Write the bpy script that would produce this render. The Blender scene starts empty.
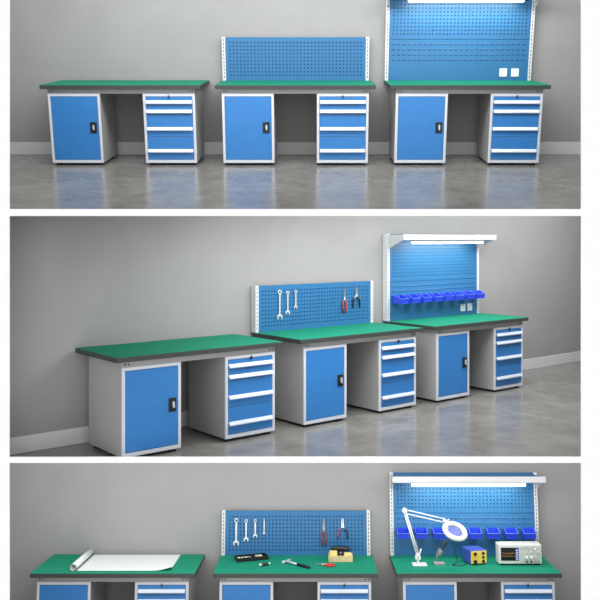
import bpy, bmesh, math, random
from mathutils import Vector, Matrix
random.seed(7)
C = bpy.context.scene.collection
PI = math.pi

# ------------------------------------------------------------------ materials
def lin(c):
    out = []
    for v in c:
        v = v / 255.0
        out.append(v / 12.92 if v <= 0.04045 else ((v + 0.055) / 1.055) ** 2.4)
    return (*out, 1.0)

def mat(name, rgb, rough=0.5, metal=0.0, noise=0.0, scale=8.0, bump=0.0, emit=None, emit_s=0.0, spec=0.5):
    m = bpy.data.materials.new(name)
    m.use_nodes = True
    nt = m.node_tree
    b = nt.nodes['Principled BSDF']
    b.inputs['Base Color'].default_value = lin(rgb)
    b.inputs['Roughness'].default_value = rough
    b.inputs['Metallic'].default_value = metal
    b.inputs['Specular IOR Level'].default_value = spec
    tc = nt.nodes.new('ShaderNodeTexCoord')
    n = nt.nodes.new('ShaderNodeTexNoise')
    n.inputs['Scale'].default_value = scale
    n.inputs['Detail'].default_value = 5
    nt.links.new(tc.outputs['Object'], n.inputs['Vector'])
    if noise:
        r = nt.nodes.new('ShaderNodeValToRGB')
        r.color_ramp.elements[0].position = 0.3
        r.color_ramp.elements[1].position = 0.7
        r.color_ramp.elements[0].color = lin([max(0, v * (1 - noise)) for v in rgb])
        r.color_ramp.elements[1].color = lin([min(255, v * (1 + noise)) for v in rgb])
        nt.links.new(n.outputs['Fac'], r.inputs['Fac'])
        nt.links.new(r.outputs['Color'], b.inputs['Base Color'])
    if bump:
        bp = nt.nodes.new('ShaderNodeBump')
        bp.inputs['Strength'].default_value = bump
        bp.inputs['Distance'].default_value = 0.002
        nt.links.new(n.outputs['Fac'], bp.inputs['Height'])
        nt.links.new(bp.outputs['Normal'], b.inputs['Normal'])
    if emit:
        b.inputs['Emission Color'].default_value = lin(emit)
        b.inputs['Emission Strength'].default_value = emit_s
    return m

M = {
    'wall': mat('grey_plaster', (154, 154, 153), 0.9, noise=0.015, scale=3, bump=0.05, spec=0.2),
    'base': mat('baseboard_paint', (212, 212, 214), 0.55, noise=0.01),
    'white': mat('white_paint', (250, 250, 250), 0.7, noise=0.004, spec=0.2),
    'frame': mat('pale_steel_frame_paint', (202, 207, 215), 0.4, noise=0.006, scale=20),
    'paint': mat('light_grey_steel_paint', (160, 160, 159), 0.42, noise=0.008, scale=20),
    'post': mat('white_steel_paint', (208, 210, 213), 0.4, noise=0.006, scale=20),
    'blue': mat('blue_steel_paint', (46, 119, 186), 0.42, noise=0.015, scale=12),
    'peg': mat('pegboard_blue_paint', (43, 107, 156), 0.45, noise=0.015, scale=12),
    'pull': mat('pale_aluminium_pull', (196, 205, 216), 0.35, metal=0.1, noise=0.01),
    'edge': mat('dark_grey_laminate_edge', (56, 61, 60), 0.5, noise=0.03, scale=30),
    'green': mat('green_rubber_mat', (22, 128, 100), 0.7, noise=0.02, scale=25, bump=0.1, spec=0.15),
    'black': mat('black_plastic', (22, 23, 25), 0.4, noise=0.05, scale=30),
    'steel': mat('bright_steel', (215, 218, 222), 0.28, metal=0.85, noise=0.02, scale=30),
    'chrome': mat('chrome_plate', (214, 218, 224), 0.3, metal=0.35, noise=0.01),
    'canopy': mat('canopy_grey_white_paint', (197, 197, 199), 0.45, noise=0.006),
    'rim': mat('lighter_blue_plastic_rim', (92, 116, 240), 0.35, noise=0.02),
    'bin': mat('cobalt_blue_plastic', (44, 70, 206), 0.35, noise=0.02),
    'lamp': mat('lit_lamp_tube', (255, 255, 255), 0.4, noise=0.002, emit=(240, 250, 255), emit_s=7.0),
    'socket': mat('white_socket_plastic', (240, 240, 242), 0.4, noise=0.005),
    'red': mat('red_rubber_grip', (196, 40, 32), 0.45, noise=0.04),
    'redbrown': mat('dull_red_grip', (128, 66, 62), 0.5, noise=0.05),
    'purple': mat('purple_red_grip', (136, 74, 120), 0.5, noise=0.05),
    'navy': mat('dark_blue_grip', (34, 40, 84), 0.5, noise=0.05),
    'lampwhite': mat('white_lamp_enamel', (218, 220, 222), 0.35, noise=0.006),
    'yellow': mat('yellow_instrument_panel', (232, 204, 92), 0.5, noise=0.02),
    'amber': mat('amber_instrument_panel', (228, 190, 70), 0.5, noise=0.02),
    'coverblue': mat('blue_violet_cover', (62, 84, 176), 0.45, noise=0.02),
    'scope': mat('pale_grey_instrument_case', (206, 208, 204), 0.45, noise=0.01),
    'scopepanel': mat('grey_instrument_panel', (186, 189, 184), 0.5, noise=0.02, scale=40),
    'screen': mat('black_glass_screen', (10, 11, 14), 0.15, noise=0.02),
    'menublue': mat('blue_screen_menu', (44, 64, 150), 0.3, noise=0.03, emit=(44, 64, 150), emit_s=0.35),
    'trace': mat('yellow_screen_trace', (190, 150, 40), 0.4, noise=0.02, emit=(200, 150, 40), emit_s=0.5),
    'wood': mat('pale_wood', (206, 184, 138), 0.6, noise=0.06, scale=14, bump=0.1),
    'carton': mat('cream_yellow_card', (232, 210, 128), 0.6, noise=0.03),
    'pale': mat('pale_metal_bit', (214, 210, 186), 0.4, noise=0.04, metal=0.2),
    'grey': mat('mid_grey_metal', (150, 152, 155), 0.4, metal=0.3, noise=0.03),
    'peg_hole_shade': mat('navy_hole_shade', (18, 58, 106), 0.7, noise=0.02),  # painted shade, makes peg holes and louvre slots read dark
    'post_hole_shade': mat('grey_hole_shade', (90, 94, 100), 0.7, noise=0.02),  # painted shade for the holes of the uprights
    'darkgreen': mat('dark_green_plastic', (32, 58, 40), 0.45, noise=0.05),
}

def concrete():
    m = bpy.data.materials.new('polished_concrete'); m.use_nodes = True
    nt = m.node_tree; b = nt.nodes['Principled BSDF']
    tc = nt.nodes.new('ShaderNodeTexCoord')
    n1 = nt.nodes.new('ShaderNodeTexNoise'); n1.inputs['Scale'].default_value = 2.2; n1.inputs['Detail'].default_value = 8; n1.inputs['Roughness'].default_value = 0.62; n1.inputs['Distortion'].default_value = 0.6
    n2 = nt.nodes.new('ShaderNodeTexNoise'); n2.inputs['Scale'].default_value = 9; n2.inputs['Detail'].default_value = 8
    nt.links.new(tc.outputs['Object'], n1.inputs['Vector']); nt.links.new(tc.outputs['Object'], n2.inputs['Vector'])
    r = nt.nodes.new('ShaderNodeValToRGB')
    r.color_ramp.elements[0].position = 0.3; r.color_ramp.elements[1].position = 0.72
    r.color_ramp.elements[0].color = lin((104, 102, 99)); r.color_ramp.elements[1].color = lin((140, 138, 134))
    mx = nt.nodes.new('ShaderNodeMix'); mx.data_type = 'FLOAT'; mx.inputs['Factor'].default_value = 0.35
    nt.links.new(n1.outputs['Fac'], mx.inputs['A']); nt.links.new(n2.outputs['Fac'], mx.inputs['B'])
    nt.links.new(mx.outputs['Result'], r.inputs['Fac']); nt.links.new(r.outputs['Color'], b.inputs['Base Color'])
    mr = nt.nodes.new('ShaderNodeMapRange'); mr.inputs['To Min'].default_value = 0.13; mr.inputs['To Max'].default_value = 0.3
    nt.links.new(n1.outputs['Fac'], mr.inputs['Value']); nt.links.new(mr.outputs['Result'], b.inputs['Roughness'])
    b.inputs['Specular IOR Level'].default_value = 0.7
    return m
M['floor'] = concrete()

def paper():
    m = bpy.data.materials.new('drawing_paper'); m.use_nodes = True
    nt = m.node_tree; b = nt.nodes['Principled BSDF']
    b.inputs['Roughness'].default_value = 0.8
    tc = nt.nodes.new('ShaderNodeTexCoord')
    br = nt.nodes.new('ShaderNodeTexBrick')
    br.inputs['Scale'].default_value = 7; br.inputs['Mortar Size'].default_value = 0.012
    br.inputs['Color1'].default_value = lin((216, 220, 220)); br.inputs['Color2'].default_value = lin((212, 217, 217))
    br.inputs['Mortar'].default_value = lin((196, 200, 202))
    nt.links.new(tc.outputs['Object'], br.inputs['Vector']); nt.links.new(br.outputs['Color'], b.inputs['Base Color'])
    return m
M['paper'] = paper()

def glass():
    m = bpy.data.materials.new('magnifier_lens_glass'); m.use_nodes = True
    b = m.node_tree.nodes['Principled BSDF']
    b.inputs['Base Color'].default_value = (0.86, 0.93, 1, 1); b.inputs['Roughness'].default_value = 0.03
    b.inputs['Transmission Weight'].default_value = 0.9; b.inputs['IOR'].default_value = 1.08; b.inputs['Specular IOR Level'].default_value = 0.3
    return m
M['glass'] = glass()

# ------------------------------------------------------------------ mesh building
class MB:
    def __init__(self): self.bm = bmesh.new()
    def face(self, vs, mi=0, smooth=False):
        try: f = self.bm.faces.new(vs)
        except ValueError: return None
        f.material_index = mi; f.smooth = smooth
        return f
    def box(self, x0, x1, y0, y1, z0, z1, mi=0, bev=0.0, xf=None):
        v = [self.bm.verts.new((x, y, z)) for z in (z0, z1) for y in (y0, y1) for x in (x0, x1)]
        fs = [self.face([v[i] for i in q], mi) for q in ((0, 2, 3, 1), (4, 5, 7, 6), (0, 1, 5, 4), (1, 3, 7, 5), (3, 2, 6, 7), (2, 0, 4, 6))]
        if bev:
            es = list({e for f in fs for e in f.edges})
            r = bmesh.ops.bevel(self.bm, geom=es, offset=bev, segments=2, affect='EDGES', profile=0.5)
            for f in r['faces']: f.material_index = mi
            v = list({w for f in r['faces'] for w in f.verts})
        if xf is not None: bmesh.ops.transform(self.bm, matrix=xf, verts=[w for w in v if w.is_valid])
        return self
    def prism(self, pts, fn, a, b, mi=0):
        """extrude a 2D outline between a and b; fn(u, v, w) gives the 3D point"""
        A = [self.bm.verts.new(fn(u, v, a)) for u, v in pts]
        B = [self.bm.verts.new(fn(u, v, b)) for u, v in pts]
        fs = [self.face(A[::-1], mi), self.face(B, mi)]
        n = len(pts)
        for i in range(n): fs.append(self.face([A[i], A[(i + 1) % n], B[(i + 1) % n], B[i]], mi))
        return self
    def tube(self, pts, rad, n=12, mi=0, cap=True):
        pts = [Vector(p) for p in pts]
        if not isinstance(rad, (list, tuple)): rad = [rad] * len(pts)
        rings = []; up = None
        for i, p in enumerate(pts):
            d = (pts[min(i + 1, len(pts) - 1)] - pts[max(i - 1, 0)]).normalized()
            if up is None: up = Vector((0, 0, 1)) if abs(d.z) < 0.9 else Vector((1, 0, 0))
            s = d.cross(up).normalized(); up = s.cross(d).normalized()
            rings.append([self.bm.verts.new(p + (s * math.cos(t) + up * math.sin(t)) * rad[i]) for t in [2 * PI * k / n for k in range(n)]])
        for a, b in zip(rings, rings[1:]):
            for k in range(n): self.face([a[k], a[(k + 1) % n], b[(k + 1) % n], b[k]], mi, True)
        if cap: self.face(rings[0][::-1], mi); self.face(rings[-1], mi)
        return self
    def lathe(self, prof, xf, n=32, mi=0, closed=False):
        rings = [[self.bm.verts.new(xf @ Vector((r * math.cos(2 * PI * k / n), r * math.sin(2 * PI * k / n), h))) for k in range(n)] for r, h in prof]
        pr = list(zip(rings, rings[1:])) + ([(rings[-1], rings[0])] if closed else [])
        for a, b in pr:
            for k in range(n): self.face([a[k], a[(k + 1) % n], b[(k + 1) % n], b[k]], mi, True)
        if not closed: self.face(rings[0][::-1], mi); self.face(rings[-1], mi)
        return self
    def holed(self, x0, x1, z0, z1, yf, yb, hx, hz, sx, sz, sheet=0.003, mi=0, bi=1):
        """hollow panel: front sheet with real rectangular holes, closed sides and back"""
        xs = [x0] + [v for h in hx for v in (h - sx / 2, h + sx / 2)] + [x1]
        zs = [z0] + [v for h in hz for v in (h - sz / 2, h + sz / 2)] + [z1]
        g = [[self.bm.verts.new((x, yf, z)) for z in zs] for x in xs]
        for i in range(len(xs) - 1):
            for j in range(len(zs) - 1):
                if i % 2 and j % 2:
                    q = [(xs[i], zs[j]), (xs[i + 1], zs[j]), (xs[i + 1], zs[j + 1]), (xs[i], zs[j + 1])]
                    f4 = [g[i][j], g[i + 1][j], g[i + 1][j + 1], g[i][j + 1]]
                    b4 = [self.bm.verts.new((x, yf + sheet, z)) for x, z in q]
                    for k in range(4): self.face([f4[(k + 1) % 4], f4[k], b4[k], b4[(k + 1) % 4]], mi)
                else:
                    self.face([g[i][j], g[i + 1][j], g[i + 1][j + 1], g[i][j + 1]], mi)
        c = [self.bm.verts.new((x, y, z)) for z in (z0, z1) for y in (yf, yb) for x in (x0, x1)]
        for q in ((0, 2, 3, 1), (4, 5, 7, 6), (1, 3, 7, 5), (3, 2, 6, 7), (2, 0, 4, 6)): self.face([c[i] for i in q], mi)
        ym = yf + sheet + .003                                             # dark sheet whose colour stands in for the shade inside the holes
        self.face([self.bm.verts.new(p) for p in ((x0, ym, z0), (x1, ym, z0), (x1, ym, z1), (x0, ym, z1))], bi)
        return self
    def build(self, name, mats, parent=None, loc=None, fix=True):
        if fix: bmesh.ops.recalc_face_normals(self.bm, faces=self.bm.faces)
        me = bpy.data.meshes.new(name); self.bm.to_mesh(me); self.bm.free()
        for m in (mats if isinstance(mats, (list, tuple)) else [mats]): me.materials.append(m)
        o = bpy.data.objects.new(name, me); C.objects.link(o)
        if parent is not None: o.parent = parent
        if loc is not None: o.location = loc
        return o

def thing(name, label, cat, mw, group=None):
    o = bpy.data.objects.new(name, None); C.objects.link(o)
    o.empty_display_size = 0.1
    o.matrix_world = mw
    o['label'] = label; o['category'] = cat
    if group: o['group'] = group
    return o
def tag(o, label, cat, group=None):
    o['label'] = label; o['category'] = cat
    if group: o['group'] = group
    return o
def struct(o):
    o['kind'] = 'structure'; return o
KIDS = {}
def copy_tree(o, parent=None):
    c = o.copy(); C.objects.link(c)
    if parent is not None: c.parent = parent
    for ch in list(o.children): copy_tree(ch, c)
    return c
def dup(o, mw, label, group=None):
    c = copy_tree(o); c.matrix_world = mw; c['label'] = label
    if group: c['group'] = group
    return c

# ------------------------------------------------------------------ camera
F, PX, PY, EYE = 829.0, 313.0, 238.9, 4.2
cam_d = bpy.data.cameras.new('camera'); cam = bpy.data.objects.new('camera', cam_d); C.objects.link(cam)
cam.location = (0, 0, EYE); cam.rotation_euler = (PI / 2, 0, 0)
cam_d.sensor_width = 36; cam_d.lens = F / 600 * 36
cam_d.shift_x = (300 - PX) / 600; cam_d.shift_y = -(300 - PY) / 600
cam_d.clip_end = 200
bpy.context.scene.camera = cam

# three display rooms one above the other, each on its own stage
def stage(x, y, z, yaw, tilt):
    return Matrix.Translation((x, y, z + EYE)) @ Matrix.Rotation(tilt, 4, 'X') @ Matrix.Rotation(yaw, 4, 'Z')
S1 = stage(-0.9158, 7.9046, 0.6952, 0.0, 0.2504)
S2 = stage(-0.1045, 7.0149, -1.6143, 0.6884, 0.0)
S3 = stage(-0.9107, 7.4305, -3.7936, 0.0, -0.1331)
BX = ((-1.633, 0, 1.633), (-1.689, 0, 1.676), (-1.662, 0, 1.671))
WY = 0.745
def T(x, y=0, z=0): return Matrix.Translation((x, y, z))

# ------------------------------------------------------------------ building shell
XL, XR, YF, YB = -3.3, 3.95, 5.86, 11.4
def fx(p): return (p - PX) / F * YF
def fz(p): return -(p - PY) / F * YF + EYE
mb = MB()
x0, x1 = fx(9.4), fx(581.2)
ztop, zbot = 3.5 + EYE, -4.25 + EYE
levels = [(fz(209), fz(-70)), (fz(457), fz(216)), (fz(740), fz(463))]
def fbox(a, b, c, d): mb.box(a, b, YF, YF + 0.012, c, d)
fbox(XL - .1, x0, zbot, ztop); fbox(x1, XR + .1, zbot, ztop)
fbox(x0, x1, levels[0][1], ztop); fbox(x0, x1, levels[1][1], levels[0][0]); fbox(x0, x1, levels[2][1], levels[1][0]); fbox(x0, x1, zbot, levels[2][0])
bmesh.ops.remove_doubles(mb.bm, verts=mb.bm.verts, dist=1e-5)
struct(mb.build('wall_front', M['white']))
struct(MB().box(XL - .1, XL, YF + .012, YB, zbot, ztop).build('wall_left', M['wall']))
struct(MB().box(XR, XR + .1, YF + .012, YB, zbot, ztop).build('wall_right', M['wall']))
struct(MB().box(XL - .1, XR + .1, YF + .012, YB, ztop, ztop + .1).build('ceiling', M['white']))

# top room: raked floor slab (its underside is the middle room's ceiling), back wall, baseboard
def slab(name, y0, y1, xa, xb, mw, t0, t1):
    mb = MB()
    mb.prism([(y0, 0), (y1, 0), (y1, -t1), (y0, -t0)], lambda u, v, w: (w, u, v), xa, xb)
    o = mb.build(name, M['floor']); o.matrix_world = mw; return struct(o)
slab('floor', -2.065, 3.45, XL + .93, XR + .9, S1, 0.012, 0.04)
o = struct(MB().box(XL + .93, XR + .9, WY, WY + .06, 0, 2.72).build('wall_back', M['wall'])); o.matrix_world = S1
o = struct(MB().box(XL + .93, XR + .9, WY - .014, WY, 0, .128, bev=.003).build('baseboard_back', M['base'])); o.matrix_world = S1
# middle room
mb = MB(); zt = -1.6143 + EYE
mb.prism([(5.985, zt), (YB, zt), (YB, zt - .035), (6.6, zt - .035), (5.985, zt - .005)], lambda u, v, w: (w, u, v), XL, XR)
struct(mb.build('floor', M['floor']))
def under(x):   # height (in the middle stage) of the sloped ceiling above the wall at x
    Y = 7.0149 + 0.6353 * x + 0.7722 * WY
    return 0.1825 + 0.2558 * (Y - 5.9) - 0.055 + 1.6143
mb = MB()
mb.prism([(-2.55, 0), (5.75, 0), (5.75, under(5.75)), (-2.55, under(-2.55))], lambda u, v, w: (u, w, v), WY, WY + .06)
o = struct(mb.build('wall_back', M['wall'])); o.matrix_world = S2
o = struct(MB().box(-2.55, 5.75, WY - .014, WY, 0, .128, bev=.003).build('baseboard_back', M['base'])); o.matrix_world = S2
# bottom room
o = slab('floor', -1.55, WY + .06, XL + .92, XR + .9, S3, 0.04, 0.04)
o = struct(MB().box(XL + .92, XR + .9, WY, WY + .06, 0, 2.24).build('wall_back', M['wall'])); o.matrix_world = S3
o = struct(MB().box(XL + .92, XR + .9, WY - .014, WY, 0, .128, bev=.003).build('baseboard_back', M['base'])); o.matrix_world = S3

# ------------------------------------------------------------------ workbench
W, D, H, TT = 1.5, 0.7125, 0.761, 0.039
CI, CW, Z0, Z1, CYF, CYB = 0.060, 0.488, 0.024, 0.678, 0.03, 0.60
def bench_base(root):
    top = MB().box(0, W, 0, D, H - TT, H - .003, bev=.002).build('tabletop', M['edge'], root)
    MB().box(.001, W - .001, .0015, D - .001, H - .003, H, bev=.0012).build('rubber_mat', M['green'], top)
    zb, za = H - TT, Z1
    mb = MB()
    mb.box(CI, W - CI, CYF + .006, CYF + .046, za, zb, bev=.002)
    mb.box(CI, W - CI, CYB - .05, CYB - .01, za, zb)
    mb.box(CI, CI + .04, CYF + .046, CYB - .05, za, zb); mb.box(W - CI - .04, W - CI, CYF + .046, CYB - .05, za, zb)
    rail = mb.build('top_rail', M['paint'], root)
    for x in (.082, .112, W - .112, W - .082):
        MB().tube([(x, CYF + .008, (za + zb) / 2), (x, CYF - .001, (za + zb) / 2)], .006, 8).build('bolt', M['black'], rail)
    for side in (0, 1):
        xa = CI if side == 0 else W - CI - CW
        xb = xa + CW
        f = .024
        mb = MB()
        mb.box(xa, xb, CYF + .014, CYB, Z0, Z1, bev=.002)
        mb.build('cabinet_body', M['paint'], root)
        mb = MB()
        mb.box(xa, xa + f, CYF, CYF + .016, Z0, Z1, bev=.002); mb.box(xb - f, xb, CYF, CYF + .016, Z0, Z1, bev=.002)
        mb.box(xa + f, xb - f, CYF, CYF + .016, Z1 - f, Z1, bev=.002); mb.box(xa + f, xb - f, CYF, CYF + .016, Z0, Z0 + .028, bev=.002)
        mb.build('front_frame', M['frame'], root)
        for fx_ in (xa + .05, xb - .05):
            for fy in (CYF + .05, CYB - .05):
                MB().lathe([(.032, 0), (.032, .008), (.022, .012), (.022, Z0 + .002)], T(fx_, fy, 0), 16).build('foot', M['black'], root)
        a, b, z0, z1 = xa + f + .003, xb - f - .003, Z0 + .031, Z1 - f - .003
        if side == 0:
            d = MB().box(a, b, CYF + .002, CYF + .014, z0, z1, bev=.003).build('door', M['blue'], root)
            lx, lz = b - .048, z0 + (z1 - z0) * .515
            mb = MB(); mb.box(lx - .032, lx + .032, CYF - .006, CYF + .003, lz - .052, lz + .052, 0, .004)
            mb.box(lx - .018, lx + .018, CYF - .008, CYF - .005, lz - .036, lz + .036, 1)
            lt = mb.build('latch', [M['black'], M['black']], d)
            mb = MB()
            mb.prism([(-.006, -.010), (.002, -.024), (.008, -.02), (.008, .02), (.002, .028), (-.006, .022)], lambda u, v, w: (lx + .002 + u, w, lz + v), CYF - .02, CYF - .008)
            h = mb.build('lever', M['chrome'], d); h['label'] = 'silver latch lever'
        else:
            L = z1 - z0
            cuts = [0, .135, .275, .635, 1.0]
            pulls = [.085, .23, .505, .855]
            for k in range(4):
                t, bt = z1 - L * cuts[k], z1 - L * cuts[k + 1]
                d = MB().box(a, b, CYF + .002, CYF + .014, bt + .003, t - .001, bev=.002).build('drawer', M['blue'], root)
                pz = z1 - L * pulls[k]
                mb = MB()
                prof = [(CYF + .004, pz + .015), (CYF - .004, pz + .016), (CYF - .022, pz - .008), (CYF - .022, pz - .014), (CYF - .017, pz - .014), (CYF - .006, pz + .006), (CYF + .004, pz - .012)]
                mb.prism([(CYF + .004, pz + .016), (CYF - .006, pz + .016), (CYF - .02, pz - .006), (CYF - .02, pz - .014), (CYF - .015, pz - .014), (CYF - .002, pz + .004), (CYF + .004, pz + .004)], lambda u, v, w: (w, u, v), a + .003, b - .003)
                mb.build('pull', M['pull'], d)
                if k == 0:
                    x = (a + b) / 2
                    mb = MB(); mb.tube([(x, CYF + .004, z1 - .004), (x, CYF - .006, z1 - .004)], .009, 12); mb.box(x - .003, x + .003, CYF - .016, CYF - .004, z1 - .012, z1 + .016)
                    mb.build('lock', M['black'], d)

PXL, PXR, PYF, PYB = .006, W - .022, .664, .736
PITCH, HOLE = .0355, .0142
def upright_parts(root, ztop_):
    for x in (PXL, PXR - .034):
        n = int((ztop_ - H - .03) / .036)
        hz = [H + .03 + .036 * (k + .2) for k in range(n)]
        MB().holed(x, x + .034, H, ztop_, PYF, PYB, [x + .017], hz, .009, .02, mi=0).build('upright', [M['post'], M['post_hole_shade']], root)
def pegs(x0_, x1_, z0_, z1_):
    n = int((x1_ - x0_ - .02) / PITCH); ox = (x1_ - x0_ - (n - 1) * PITCH) / 2
    k = int((z1_ - z0_ - .03) / PITCH); oz = (z1_ - z0_ - (k - 1) * PITCH) / 2
    return [x0_ + ox + i * PITCH for i in range(n)], [z0_ + oz + i * PITCH for i in range(k)]
def low_panel(root):
    upright_parts(root, 1.187)
    a, b = PXL + .036, PXR - .036
    hx, hz = pegs(a, b, H + .012, 1.172)
    return MB().holed(a, b, H, 1.185, PYF + .004, PYF + .034, hx, hz, HOLE, HOLE).build('pegboard', [M['peg'], M['peg_hole_shade']], root)
def tall_panel(root, ztop_, canopy_top):
    upright_parts(root, ztop_)
    a, b, seam = PXL + .036, PXR - .036, 1.165
    hx, hz = pegs(a, b, seam + .01, ztop_ - .01)
    MB().holed(a, b, seam + .002, ztop_ - .004, PYF + .004, PYF + .034, hx, hz, HOLE, HOLE).build('pegboard', [M['peg'], M['peg_hole_shade']], root)
    mb = MB()
    hx = [a + .03 + .052 * k for k in range(27)]
    rows = [.962, 1.012, 1.062, 1.112]
    mb.holed(a, b, H, seam - .002, PYF + .004, PYF + .034, [x + .016 for x in hx if x + .04 < b], rows, .03, .009)
    for z in rows:
        for x in hx:
            if x + .04 < b:     # pressed louvre lip over each slot
                mb.prism([(PYF + .0045, z + .012), (PYF + .001, z + .006), (PYF + .001, z + .004), (PYF + .0045, z + .005)], lambda u, v, w: (w, u, v), x + .001, x + .031)
    mb.build('louvre_panel', [M['peg'], M['peg_hole_shade']], root)
    for x in (1.158, 1.276):
        mb = MB().box(x, x + .076, PYF - .006, PYF + .005, .80, .88, bev=.003)
        for dx, dz in ((-.012, .018), (.012, .018), (0, .03), (-.012, -.02), (.012, -.02)):
            mb.box(x + .038 + dx - .003, x + .038 + dx + .003, PYF - .0065, PYF - .005, .84 + dz - .005, .84 + dz + .005, 1)
        mb.build('power_socket', [M['socket'], M['grey']], root)
    # lamp canopy: front fascia, top plate, side arms
    cz, y0, y1 = canopy_top, .437, PYF
    xa, xb = .012, 1.506
    mb = MB()
    mb.box(xa, xb, y0, y0 + .012, cz - .057, cz, 0, .002)
    mb.box(xa, xb, y0 + .012, y0 + .1, cz - .06, cz - .052, 0)
    for x in (xa, PXR - .006):
        mb.prism([(y0 + .012, cz - .004), (PYB, cz - .004), (PYB, cz - .14), (PYF - .03, cz - .14), (y0 + .012, cz - .057)], lambda u, v, w: (w, u, v), x, x + .006)
    can = mb.build('lamp_canopy', M['canopy'], root)
    MB().box(PXL + .036, PXR - .036, y0 + .03, PYF + .004, cz - .012, cz - .006).build('canopy_shelf', M['peg'], can)
    mb = MB(); mb.box(.2, 1.32, y0 + .03, y0 + .08, cz - .072, cz - .06); mb.build('lamp_housing', M['grey'], can)
    mb = MB()
    mb.prism([(y0 + .03, cz - .072), (y0 + .08, cz - .072), (y0 + .078, cz - .088), (y0 + .066, cz - .096), (y0 + .044, cz - .096), (y0 + .032, cz - .088)], lambda u, v, w: (w, u, v), .205, 1.315)
    t = mb.build('lamp_tube', M['lamp'], can); t['label'] = 'lit white lamp tube'
    return cz
LAMP_W = 4.6
def canopy_light(mw, cz):
    ld = bpy.data.lights.new('canopy_lamp_light', 'AREA'); ld.shape = 'RECTANGLE'; ld.size = 1.1; ld.size_y = .045; ld.energy = LAMP_W; ld.color = (1, .93, .74)
    lo = bpy.data.objects.new('canopy_lamp_light', ld); C.objects.link(lo)
    lo.matrix_world = mw @ T(.76, .437 + .06, cz - .102) @ Matrix.Rotation(math.radians(24), 4, 'X')

def bench_mw(S, p, b): return S @ T(BX[p][b])
G1, G2, G3 = 'workbenches in the upper display', 'workbenches in the middle display', 'workbenches in the lower display'
plain = thing('workbench', 'plain green-topped workbench without back panel, left end of the upper display', 'workbench', bench_mw(S1, 0, 0), G1)
bench_base(plain)
low = dup(plain, bench_mw(S1, 0, 1), 'workbench with low empty blue pegboard, middle of the upper display', G1)
tall = dup(plain, bench_mw(S1, 0, 2), 'workbench with tall blue panel, lamp and sockets but no bins, upper display', G1)
short_tall = dup(plain, bench_mw(S3, 2, 2), 'workbench with lit canopy carrying magnifier lamp and oscilloscope, lower right', G3)
low_panel(low)
cz1 = tall_panel(tall, 1.622, 1.614)
cz3 = tall_panel(short_tall, 1.558, 1.55)
dup(plain, bench_mw(S2, 1, 0), 'bare green-topped workbench nearest the viewer in the angled middle display', G2)
low2 = dup(low, bench_mw(S2, 1, 1), 'workbench with low pegboard of hanging tools in the angled middle display', G2)
tall2 = dup(plain, bench_mw(S2, 1, 2), 'workbench with lit canopy and blue bins, farthest in the angled middle display', G2)
dup(plain, bench_mw(S3, 2, 0), 'workbench under the white drawing sheet, lower left', G3)
low3 = dup(low, bench_mw(S3, 2, 1), 'workbench with hanging wrenches and tools lying on top, lower middle', G3)
canopy_light(bench_mw(S1, 0, 2), cz1); canopy_light(bench_mw(S2, 1, 2), tall_panel(tall2, 1.668, 1.66)); canopy_light(bench_mw(S3, 2, 2), cz3)

# ------------------------------------------------------------------ plastic bins
def make_bin(mw, label, group):
    w, d, h, t = .114, .13, .08, .004
    o = thing('storage_bin', label, 'bin', mw, group)
    mb = MB()
    mb.box(-w / 2, w / 2, -d, 0, 0, t)                                    # floor
    mb.box(-w / 2, w / 2, -t, 0, t, h)                                    # back
    for s in (-1, 1):
        mb.prism([(-t, t), (-t, h), (-d * .45, h), (-d, h * .62), (-d * .93, t)], lambda u, v, q: (q, u, v), s * w / 2, s * (w / 2 - t))
    mb.prism([(-d * .93, t), (-d * .93 + t, t), (-d + t, h * .62), (-d, h * .62)], lambda u, v, q: (q, u, v), -w / 2 + t, w / 2 - t)
    body = mb.build('bin_body', M['bin'], o)
    mb = MB()                                                             # rolled rim
    mb.tube([(-w / 2, -.002, h), (-w / 2, -d * .45, h), (-w / 2, -d - .002, h * .62), (w / 2, -d - .002, h * .62), (w / 2, -d * .45, h), (w / 2, -.002, h)], .0042, 6)
    mb.build('rim', M['rim'], o)
    mb = MB(); mb.box(-w * .35, w * .35, -.001, .0055, h - .012, h - .004); mb.build('hanging_lip', M['bin'], o)
    return o
ORD = ['leftmost', 'second from the left', 'third from the left', 'fourth from the left', 'fifth from the left', 'sixth from the left', 'second from the right', 'rightmost']
b0 = None
for p, S, wh, z in ((1, S2, 'middle', .944), (2, S3, 'lower', .948)):
    for k in range(8):
        mw = bench_mw(S, p, 2) @ T(.124 + k * .1765, PYF - .0068, z)
        lab = 'cobalt blue open bin, %s on the louvred panel of the %s display' % (ORD[k], wh)
        if b0 is None: b0 = make_bin(mw, lab, 'blue bins on the middle display'); 
        else: dup(b0, mw, lab, 'blue bins on the %s display' % wh)

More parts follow.
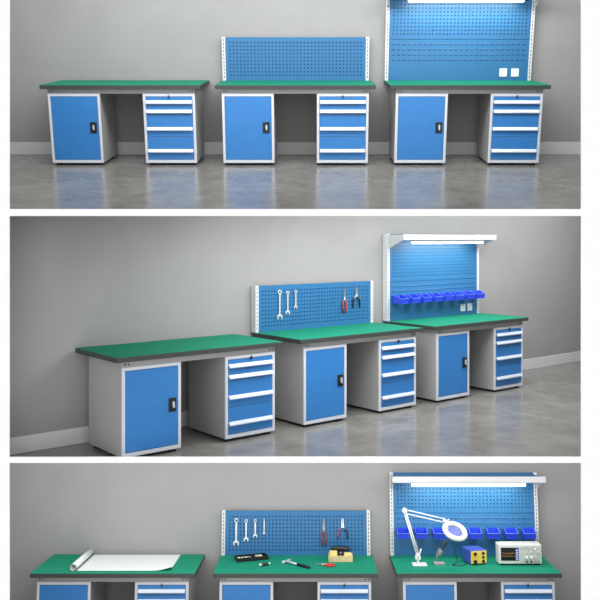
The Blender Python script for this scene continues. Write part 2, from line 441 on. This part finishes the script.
# ------------------------------------------------------------------ hand tools
def wrench_outline(L, sh, R, r2):
    """combination wrench hanging down: open jaw at the bottom, smaller open end on top; origin at the top"""
    pts = []
    def head(cy, R_, sgn, s):
        g = math.asin(min(.9, sh / R_)); dl = math.asin(s / R_)
        out = []
        a0 = -PI / 2 + dl; a1 = PI / 2 - g
        for i in range(9):
            a = a0 + (a1 - a0) * i / 8
            out.append((R_ * math.cos(a), cy + sgn * R_ * math.sin(a)))
        return out
    bot = head(-L + R, R, 1, R * .55)
    sb = R * .55
    right = [(sb, -L + R + R * .15)] + bot + [(sh, -2 * r2 + .004)]
    left = [(-x, y) for x, y in right[::-1]]
    return right + left
def wrench(mw, L, sh, R, label, group):
    r2 = R * .72
    mb = MB().prism(wrench_outline(L, sh, R, r2), lambda u, v, w: (u, w, v), -.008, -.002)
    mb.lathe([(r2 * .55, -.0045), (r2, -.0045), (r2, .0045), (r2 * .55, .0045)], T(0, -.005, -r2) @ Matrix.Rotation(PI / 2, 4, 'X'), 24, closed=True)
    o = mb.build('wrench', M['chrome'])
    o.matrix_world = mw; return tag(o, label, 'wrench', group)
def hook(root, x, z):
    MB().tube([(x, PYF + .006, z), (x, PYF - .022, z), (x, PYF - .026, z + .008)], .0028, 6).build('hook', M['steel'], root)

def pliers(mw, label, L, spread, g1, g2, metal='steel', group=None, name='pliers'):
    """lying in the local xz plane, jaws up (+z), pivot at the origin, handles down"""
    o = thing(name, label, 'pliers', mw, group)
    jl, hl = L * .36, L * .64
    mb = MB()
    for s in (-1, 1):
        mb.prism([(s * .001, .002), (s * .014, -.004), (s * .013, .018), (s * (.006 + spread * .12), jl), (s * (.001 + spread * .1), jl)], lambda u, v, w: (u, w, v), -.012, -.004)
    mb.tube([(0, -.014, 0), (0, -.002, 0)], .012, 14)
    for s in (-1, 1): mb.tube([(-s * .004, -.008, -.002), (s * (.012 + spread * .3), -.008, -hl * .24)], [.007, .007], 8)
    mb.build('jaws', M[metal], o)
    for s, g in ((-1, g1), (1, g2)):
        pts = [(s * (.011 + spread * .28), -.008, -hl * .2), (s * (.02 + spread * .55), -.008, -hl * .4), (s * (.019 + spread * .8), -.008, -hl * .7), (s * (.011 + spread), -.008, -hl)]
        q = MB().tube(pts, [.0075, .009, .009, .007], 10).build('grip', M[g], o)
    return o

B2, B3 = bench_mw(S2, 1, 1), bench_mw(S3, 2, 1)
specs3 = [(.150, 1.118, .272, .0085, .030, 'largest'), (.248, 1.108, .222, .0075, .025, 'second largest'), (.338, 1.108, .182, .0065, .021, 'third largest'), (.426, 1.112, .152, .0045, .012, 'smallest')]
for x, z, L, sh, R, w in specs3:
    wrench(B3 @ T(x, PYF, z), L, sh, R, '%s of the four silver wrenches hung on the lower pegboard' % w, 'wrenches on the lower pegboard')
    hook(low3, x, z - R * .72 + R * .39 - .0034)
specs2 = [(.277, 1.142, .285, .0085, .031, 'leftmost silver wrench, largest of three'), (.371, 1.128, .232, .0075, .026, 'middle silver wrench, between two others'), (.466, 1.132, .186, .0065, .021, 'rightmost silver wrench, smallest of three')]
for x, z, L, sh, R, w in specs2:
    wrench(B2 @ T(x, PYF, z), L, sh, R, '%s, hung on the middle display pegboard' % w, 'wrenches on the middle pegboard')
    hook(low2, x, z - R * .72 + R * .39 - .0034)
pliers(B2 @ T(1.079, PYF, 1.035), 'long pliers with red and black grips, hung on the middle display pegboard', .24, .004, 'redbrown', 'red', group='pliers on the middle pegboard')
pliers(B2 @ T(1.238, PYF, 1.055), 'open pliers with black grips, hung on the middle display pegboard', .205, .034, 'black', 'black', group='pliers on the middle pegboard')
pliers(B3 @ T(1.018, PYF, 1.02), 'long closed pliers with dull red grips, hung on the lower pegboard', .262, .004, 'redbrown', 'redbrown', metal='grey', group='pliers on the lower pegboard')
pliers(B3 @ T(1.204, PYF, 1.045), 'open pliers with purple and dark blue grips, hung on the lower pegboard', .2, .036, 'purple', 'navy', group='pliers on the lower pegboard')
for r, pp in ((low2, ((1.079, 1.035, .004), (1.238, 1.055, .034))), (low3, ((1.018, 1.02, .004), (1.204, 1.045, .036)))):
    for x, z, q in pp:
        for sg in (-1, 1): hook(r, x + sg * (.025 + q * .55), z - .03)

# tools lying on the lower middle bench
LAY = Matrix.Rotation(PI / 2, 4, 'X')      # xz plane -> table plane
def on(b, p, S, x, y, a=0, z=H + .0006): return bench_mw(S, p, b) @ T(x, y, z) @ Matrix.Rotation(a, 4, 'Z')
# black tray
mw = on(1, 2, S3, .312, .505, math.radians(20))
tr = thing('tool_tray', 'black open tool tray lying at the left of the lower middle bench', 'tray', mw)
mb = MB(); w, d, h = .31, .13, .036
mb.box(-w / 2, w / 2, -d / 2, d / 2, 0, .006)
for a in ((-w / 2, w / 2, -d / 2, -d / 2 + .008), (-w / 2, w / 2, d / 2 - .008, d / 2), (-w / 2, -w / 2 + .008, -d / 2 + .008, d / 2 - .008), (w / 2 - .008, w / 2, -d / 2 + .008, d / 2 - .008)): mb.box(*a, .006, h)
mb.build('tray_body', M['black'], tr)
MB().box(.008, .022, -d / 2 + .008, d / 2 - .008, .006, h - .006).build('divider', M['black'], tr)
MB().box(-.03, .03, -d / 2 - .006, -d / 2, .012, .026, bev=.002).build('clasp', M['black'], tr)
for i, (x, y, a, L) in enumerate(((-.10, .012, .3, .075), (-.072, -.018, -.5, .07), (-.03, .008, .15, .06))):
    o = MB().tube([(-L / 2, 0, 0), (-L / 6, 0, 0), (-L / 6, 0, 0.0001), (L / 2, 0, 0)], [.0125, .0125, .009, .009], 10).build('metal_bit', M['pale'])
    o.matrix_world = mw @ T(x, y, .0190) @ Matrix.Rotation(a, 4, 'Z')
    tag(o, 'small pale metal bit in the left half of the black tool tray', 'bit', 'bits in the black tray')
o = MB().box(-.034, .034, -.024, .024, 0, .026, bev=.004).build('parts_box', M['pale']); o.matrix_world = mw @ T(.078, .012, .0062)
tag(o, 'pale block at the right end of the black tool tray', 'box')
# short dark hand tool
mw = on(1, 2, S3, .458, .27, math.radians(40))
t = thing('ratchet_handle', 'short dark hand tool with two pale ends beside the black tray', 'tool', mw)
MB().tube([(-.045, 0, .015), (-.02, 0, .015), (.03, 0, .013), (.04, 0, .012)], [.014, .015, .011, .009], 12).build('handle', M['darkgreen'], t)
MB().tube([(-.062, 0, .015), (-.058, 0, .015), (-.045, 0, .015)], [.010, .015, .015], 12).build('end_cap', M['pale'], t)
MB().tube([(.04, 0, .012), (.058, 0, .012), (.062, 0, .012)], [.011, .011, .008], 12).build('tip', M['chrome'], t)
# hammer
mw = on(1, 2, S3, .655, .372, math.radians(-44))
t = thing('hammer', 'hammer with steel head and black grip lying in the middle of the bench', 'hammer', mw)
mb = MB(); mb.tube([(0, -.045, .015), (0, -.03, .015), (0, -.026, .015), (0, .02, .015)], [.0145, .0145, .010, .012], 14)
mb.prism([(-.012, .02), (.012, .02), (.012, .035), (.003, .062), (-.003, .062)], lambda u, v, q: (u, v, q), .004, .026)
mb.build('head', M['chrome'], t)
MB().tube([(.008, 0, .015), (.15, 0, .014)], [.0085, .0085], 10).build('shaft', M['chrome'], t)
MB().tube([(.15, 0, .014), (.2, 0, .014), (.29, 0, .014), (.315, 0, .013)], [.0105, .0135, .0135, .011], 12).build('grip', M['black'], t)
# red pliers on the table: local jaws axis z -> table
mw = on(1, 2, S3, 1.0, .285, math.radians(90 - 22)) @ T(0, 0, .0005) @ Matrix.Rotation(-PI / 2, 4, 'X')
pliers(mw, 'red-handled pliers lying on the bench in front of the wooden box', .19, .012, 'red', 'red')
# wooden box with contents
mw = on(1, 2, S3, 1.176, .475)
t = thing('wooden_box', 'pale wooden box at the back right of the lower middle bench', 'box', mw)
mb = MB(); w, d, h = .232, .13, .055
mb.box(-w / 2, w / 2, -d / 2, d / 2, 0, .006)
for a in ((-w / 2, w / 2, -d / 2, -d / 2 + .007), (-w / 2, w / 2, d / 2 - .007, d / 2), (-w / 2, -w / 2 + .007, -d / 2 + .007, d / 2 - .007), (w / 2 - .007, w / 2, -d / 2 + .007, d / 2 - .007)): mb.box(*a, .006, h)
mb.build('box_body', M['wood'], t)
for nm, lab, a in (('carton', 'cream yellow carton at the left end of the wooden box', (-.105, -.032, -.055, .016, .0065, .088)), ('carton', 'cream yellow carton at the right end of the wooden box', (.034, .105, -.055, .016, .0065, .07))):
    o = MB().box(*a, bev=.003).build(nm, M['carton']); o.matrix_world = mw; tag(o, lab, 'carton', 'cartons in the wooden box')
p = thing('tool_pouch', 'black tool roll resting across the back of the wooden box', 'pouch', mw @ T(0, .046, 0))
MB().tube([(-.085, 0, .1), (-.07, 0, .1), (.03, 0, .097), (.084, 0, .09), (.094, 0, .088)], [.01, .024, .026, .02, .01], 12).build('roll', M['black'], p)
MB().tube([(-.02, 0, .1), (-.005, 0, .1)], .027, 12).build('strap', M['black'], p)
MB().box(-.03, .032, -.012, .01, .0065, .095).build('pouch_flap', M['black'], p)
o = thing('power_tool', 'dark round-nosed tool between the two cartons in the wooden box', 'tool', mw @ T(0, -.03, .0065))
MB().lathe([(.022, 0), (.026, .02), (.027, .05), (.02, .08), (.008, .088)], Matrix.Identity(4), 16).build('tool_body', M['black'], o)
MB().tube([(0, -.016, .076), (0, -.03, .07)], [.009, .006], 10).build('nose', M['grey'], o)

# ------------------------------------------------------------------ drawing sheet
mw = on(0, 2, S3, 0, 0)
t = thing('drawing_sheet', 'white partly unrolled drawing sheet on the lower left bench', 'drawing', mw)
mb = MB()
xa, xb, ya, yb, nx, ny = .392, 1.262, .088, .695, 36, 24
def sheet(x, y, e):
    u, v = (xb - x) / (xb - xa), (y - ya) / (yb - ya)
    lift = max(0, 1 - ((xb - x) + (y - ya) * .9) / .17) ** 2 * .03
    return Vector((x, y, .0012 + lift + e))
g = {}
for e in (0, .0008):
    for i in range(nx + 1):
        for j in range(ny + 1): g[i, j, e] = mb.bm.verts.new(sheet(xa + (xb - xa) * i / nx, ya + (yb - ya) * j / ny, e))
for e in (0, .0008):
    for i in range(nx):
        for j in range(ny): mb.face([g[i, j, e], g[i + 1, j, e], g[i + 1, j + 1, e], g[i, j + 1, e]], 0, True)
for i in range(nx):
    for j in (0, ny): mb.face([g[i, j, 0], g[i + 1, j, 0], g[i + 1, j, .0008], g[i, j, .0008]])
for j in range(ny):
    for i in (0, nx): mb.face([g[i, j, 0], g[i, j + 1, 0], g[i, j + 1, .0008], g[i, j, .0008]])
mb.build('sheet', M['paper'], t)
bpy_t = t
mb = MB(); cx, rr = .372, .031            # the rolled end: a spiral tube of paper
ring_a, ring_b = [], []
N = 84
for k in range(N + 1):
    a = -PI / 2 + 2 * PI * 2.1 * k / N; r = rr - .0035 * k / N * 2.1
    for lst, y in ((ring_a, ya - .012), (ring_b, yb + .012)): lst.append(mb.bm.verts.new((cx - .006 - r * math.sin(a + PI / 2) if False else cx + r * math.cos(a) * -1, y, rr + .0016 + r * math.sin(a))))
for k in range(N): mb.face([ring_a[k], ring_a[k + 1], ring_b[k + 1], ring_b[k]], 0, True)
o = mb.build('rolled_end', M['paper'], t, fix=False)
sm = o.modifiers.new('thickness', 'SOLIDIFY'); sm.thickness = .0012; sm.offset = 0

# ------------------------------------------------------------------ right lower bench: magnifier lamp, iron, station, oscilloscope
mw = bench_mw(S3, 2, 2) @ T(0, 0, H + .0006)
t = thing('magnifier_lamp', 'white articulated magnifier lamp standing on the lower right bench', 'lamp', mw)
MB().box(.175, .312, .235, .345, 0, .014, bev=.004).build('base_plate', M['lampwhite'], t)
mb = MB(); mb.tube([(.232, .30, .012), (.232, .30, .05)], .011, 14); mb.box(.205, .258, .28, .32, .05, .082, 0, .006); mb.build('post', M['lampwhite'], t)
A, E = Vector((.232, .30, .085)), Vector((.118, .36, .487))
N2 = Vector((.50, .33, .395))
def bars(p, q, off, r, nm):
    mb = MB(); d = (q - p).normalized(); s = d.cross(Vector((0, 1, 0))).normalized() * off
    for sg in (-1, 1): mb.tube([p + s * sg, q + s * sg], r, 8)
    return mb.build(nm, M['lampwhite'], t)
bars(A, E, .0085, .0068, 'lower_arm')
bars(E + Vector((.01, 0, -.012)), N2, .0165, .0062, 'upper_arm')
mb = MB(); mb.tube([E + Vector((0, -.018, 0)), E + Vector((0, .018, 0))], .024, 16); mb.build('elbow_joint', M['lampwhite'], t)
mb = MB(); mb.tube([A + Vector((0, -.02, 0)), A + Vector((0, .02, 0))], .022, 16); mb.tube([A + Vector((.015, 0, .0)), A + Vector((.03, 0, .06))], .007, 8); mb.build('base_joint', M['lampwhite'], t)
sp = MB(); sd = (E - A).normalized()
pts = []
for k in range(90):
    q = k / 89; c = A.lerp(E, .06 + .26 * q) + Vector((.020, -.004, 0)); a = q * 2 * PI * 14
    pts.append(c + Vector((.006 * math.cos(a), .006 * math.sin(a), 0)))
sp.tube(pts, .0013, 4).build('spring', M['grey'], t)
mb = MB(); mb.tube([N2 + Vector((-.02, 0, .006)), N2 + Vector((.03, -.01, -.012))], [.017, .014], 12); mb.tube([N2 + Vector((.02, -.02, .0)), N2 + Vector((.03, -.03, .022))], .007, 8)
mb.tube([N2 + Vector((.028, -.01, -.012)), N2 + Vector((.065, -.02, -.035))], [.013, .02], 12)
mb.build('neck', M['lampwhite'], t)
HC = Vector((.58, .26, .315))
nrm = Vector((.22, -.5, .84)).normalized()
rot = nrm.to_track_quat('Z', 'X').to_matrix().to_4x4()
hx = Matrix.Translation(HC) @ rot
MB().lathe([(.074, -.02), (.10, -.026), (.119, -.012), (.124, .004), (.116, .016), (.10, .022), (.082, .018), (.074, .008)], hx, 48, closed=True).build('ring_head', M['lampwhite'], t)
MB().lathe([(.003, -.003), (.072, -.002), (.0745, .0), (.072, .002), (.003, .0035)], hx, 40).build('lens', M['glass'], t)
# soldering iron stand and iron
mw2 = mw @ T(.435, .315, 0)
t2 = thing('iron_stand', 'grey soldering iron stand left of the blue and yellow station', 'stand', mw2)
mb = MB(); mb.prism([(-.052, -.03), (.052, -.03), (.045, .05), (-.045, .05)], lambda u, v, q: (u, v, q), 0, .018); mb.box(-.034, .034, -.022, .0, .018, .026, 0, .003); mb.build('stand_base', M['grey'], t2)
mb = MB(); mb.prism([(-.046, -.026), (.046, -.026), (.044, .0), (-.044, .0)], lambda u, v, q: (u, v, q), .0182, .0225); mb.build('sponge', M['pale'], t2)
i0, i1 = Vector((-.004, .03, .075)), Vector((.062, .05, .165))
pts = []
for k in range(121):
    q = k / 120; a = q * 2 * PI * 9; c = i0.lerp(i1, q * .52); r = .022 + .010 * q
    d = (i1 - i0).normalized(); s = d.cross(Vector((0, 1, 0))).normalized(); u = s.cross(d)
    pts.append(c + (s * math.cos(a) + u * math.sin(a)) * r)
mb = MB(); mb.tube(pts, .0028, 6); mb.tube([(-.012, .035, .016), (-.016, .035, .085)], .007, 8); mb.build('coil_holder', M['grey'], t2)
t3 = thing('soldering_iron', 'black soldering iron held upright in the grey stand', 'soldering iron', mw2)
d = (i1 - i0)
mb = MB(); mb.tube([i0 + d * .45, i0 + d * .62, i0 + d * .95, i0 + d * 1.25, i0 + d * 1.38], [.008, .0125, .0115, .0125, .006], 12); mb.build('handle', M['black'], t3)
MB().tube([i0 + d * .02, i0 + d * .1, i0 + d * .46], [.001, .004, .005], 8).build('tip', M['steel'], t3)
e = i0 + d * 1.36
cp = [e, e + Vector((.03, .0, .012)), e + Vector((.06, -.01, -.02)), Vector((.17, .06, .06)), Vector((.16, .02, .006)), Vector((.12, -.02, .0045)), Vector((.14, -.05, .0045)), Vector((.2, -.06, .0045)), Vector((.238, -.04, .012)), Vector((.25, .0, .02)), Vector((.2645, .03, .022))]
sm_ = []
for i in range(len(cp) - 1):
    p0, p1, p2, p3 = cp[max(i - 1, 0)], cp[i], cp[i + 1], cp[min(i + 2, len(cp) - 1)]
    for k in range(6):
        q = k / 6
        v = .5 * ((2 * p1) + (p2 - p0) * q + (2 * p0 - 5 * p1 + 4 * p2 - p3) * q * q + (3 * p1 - p0 - 3 * p2 + p3) * q ** 3)
        v.z = max(v.z, .004); sm_.append(v)
sm_.append(cp[-1])
MB().tube(sm_, .0032, 6).build('cord', M['black'], t3)
# soldering station
mw4 = mw @ T(.728, .285, 0) @ Matrix.Rotation(math.radians(15), 4, 'Z')
t4 = thing('soldering_station', 'yellow-faced soldering station with blue cover on the lower right bench', 'soldering station', mw4)
w, h, d = .168, .128, .2
MB().box(0, w, .004, d, .008, h, bev=.003).build('cover', M['coverblue'], t4)
fp = MB().box(.004, w - .004, 0, .005, .012, h - .004).build('front_panel', M['yellow'], t4)
MB().box(.012, .078, -.0015, .0005, .03, h - .012).build('inset_panel', M['amber'], fp)
for x, z, r in ((.045, .1, .015), (.128, .102, .013), (.128, .066, .011), (.045, .03, .017), (.128, .03, .013)):
    MB().tube([(x, .002, z), (x, -.012, z), (x, -.014, z)], [r, r, r * .8], 16).build('knob', M['black'], t4)
for x in (.02, w - .02):
    for y in (.03, d - .03): MB().tube([(x, y, 0), (x, y, .01)], .01, 10).build('foot', M['black'], t4)
# oscilloscope
mw5 = mw @ T(.992, .285, 0)
t5 = thing('oscilloscope', 'pale grey oscilloscope with black screen on the lower right bench', 'oscilloscope', mw5)
w, h, d = .408, .186, .13
MB().box(0, w, .006, d, .012, h, bev=.005).build('case', M['scope'], t5)
fr = MB().box(.002, w - .002, 0, .007, .014, h - .003, bev=.003).build('front_frame', M['scope'], t5)
MB().box(.2, w - .012, -.002, .001, .026, h - .014).build('control_panel', M['scopepanel'], fr)
sc = MB().box(.022, .192, -.002, .001, .042, h - .026).build('screen', M['screen'], t5)
MB().box(.158, .19, -.003, -.0015, .046, h - .03).build('screen_menu', M['menublue'], sc)
mb = MB()
pts = [(.03 + .12 * k / 60, -.0032, .108 + .006 * math.sin(k * .42) * (1 if k % 20 < 12 else .3)) for k in range(61)]
mb.tube(pts, .0011, 4); mb.tube([(.03, -.0032, .083), (.15, -.0032, .083)], .001, 4); mb.build('trace', M['trace'], sc)
for k in range(5): MB().box(.163, .185, -.004, -.0028, .052 + .02 * k, .062 + .02 * k).build('menu_key', M['scope'], sc)
for x, z, r, m_ in ((.262, .074, .012, 'socket'), (.308, .074, .012, 'socket'), (.35, .074, .009, 'scopepanel'), (.372, .12, .011, 'scopepanel'), (.345, .148, .008, 'socket'), (.262, .115, .008, 'scopepanel'), (.308, .115, .008, 'scopepanel')):
    MB().tube([(x, 0, z), (x, -.016, z), (x, -.018, z)], [r, r, r * .8], 14).build('knob', M[m_], t5)
for x in (.262, .304, .345, .376): MB().tube([(x, 0, .036), (x, -.02, .036)], .0085, 12).build('connector', M['black' if x < .32 else 'grey'], t5)
for j in range(2):
    for k in range(6): MB().box(.222 + .02 * k, .234 + .02 * k, -.005, -.001, .142 + .014 * j, .149 + .014 * j).build('button', M['pale' if (j + k) % 3 else 'grey'], t5)
for x in (.03, w - .03):
    for y in (.025, d - .025): MB().box(x - .012, x + .012, y - .012, y + .012, 0, .014).build('foot', M['black'], t5)
hm = MB(); hm.tube([(.01, .06, h), (.01, .06, h + .004), (.03, .06, h + .012), (w - .03, .06, h + .012), (w - .01, .06, h + .004), (w - .01, .06, h)], .005, 8); hm.build('handle', M['scope'], t5)

# ------------------------------------------------------------------ light
def area(name, loc, target, sx, sy, e, col=(1, 1, 1)):
    ld = bpy.data.lights.new(name, 'AREA'); ld.shape = 'RECTANGLE'; ld.size = sx; ld.size_y = sy; ld.energy = e; ld.color = col
    o = bpy.data.objects.new(name, ld); C.objects.link(o)
    o.location = loc
    o.rotation_euler = (Vector(target) - Vector(loc)).to_track_quat('-Z', 'Y').to_euler()
    return o
area('upper_ceiling_light', (0, 6.15, EYE + 2.75), (0, 8.3, EYE + 1.2), 5.4, .6, 135)
# a long soft lamp under the middle room's sloped ceiling, running along the wall
sl = Matrix.Rotation(0.2504, 4, 'X')
def middle_lamp(x, y, sx, sy, e):
    p = S2 @ Vector((x, y, 0)); Y = p.y
    ld = bpy.data.lights.new('middle_ceiling_light', 'AREA'); ld.shape = 'RECTANGLE'; ld.size = sx; ld.size_y = sy; ld.energy = e
    lo = bpy.data.objects.new('middle_ceiling_light', ld); C.objects.link(lo)
    lo.matrix_world = T(p.x, Y, EYE + .1825 + .2558 * (Y - 5.9) - .045) @ sl @ Matrix.Rotation(0.6884, 4, 'Z')
middle_lamp(2.3, -.6, 6.2, .9, 162)
area('lower_ceiling_light', (0, 7.2, EYE - 1.665), (0, 7.2, EYE - 3.1), 6.2, 1.3, 95)

wd = bpy.data.worlds.new('world'); bpy.context.scene.world = wd; wd.use_nodes = True
nt = wd.node_tree
bg = nt.nodes['Background']; bg.inputs['Color'].default_value = (1, 1, 1, 1)
# studio daylight: brightest behind the viewer, falling off to the sides
tc = nt.nodes.new('ShaderNodeTexCoord'); sx = nt.nodes.new('ShaderNodeSeparateXYZ')
nt.links.new(tc.outputs['Generated'], sx.inputs['Vector'])
def mth(op, a, b):
    n = nt.nodes.new('ShaderNodeMath'); n.operation = op
    nt.links.new(a, n.inputs[0]); n.inputs[1].default_value = b
    return n.outputs[0]
v = mth('MAXIMUM', mth('MULTIPLY', sx.outputs['Y'], -1.0), 0.0)
v = mth('ADD', mth('MULTIPLY', mth('POWER', v, 3.0), 1.45), 0.46)
nt.links.new(v, bg.inputs['Strength'])

sc_ = bpy.context.scene
sc_.view_settings.view_transform = 'Standard'; sc_.view_settings.look = 'None'
sc_.view_settings.exposure = 0.0; sc_.view_settings.gamma = 1.0; sc_.view_settings.use_curve_mapping = False
sc_.cycles.use_denoising = True
sc_.cycles.max_bounces = 8
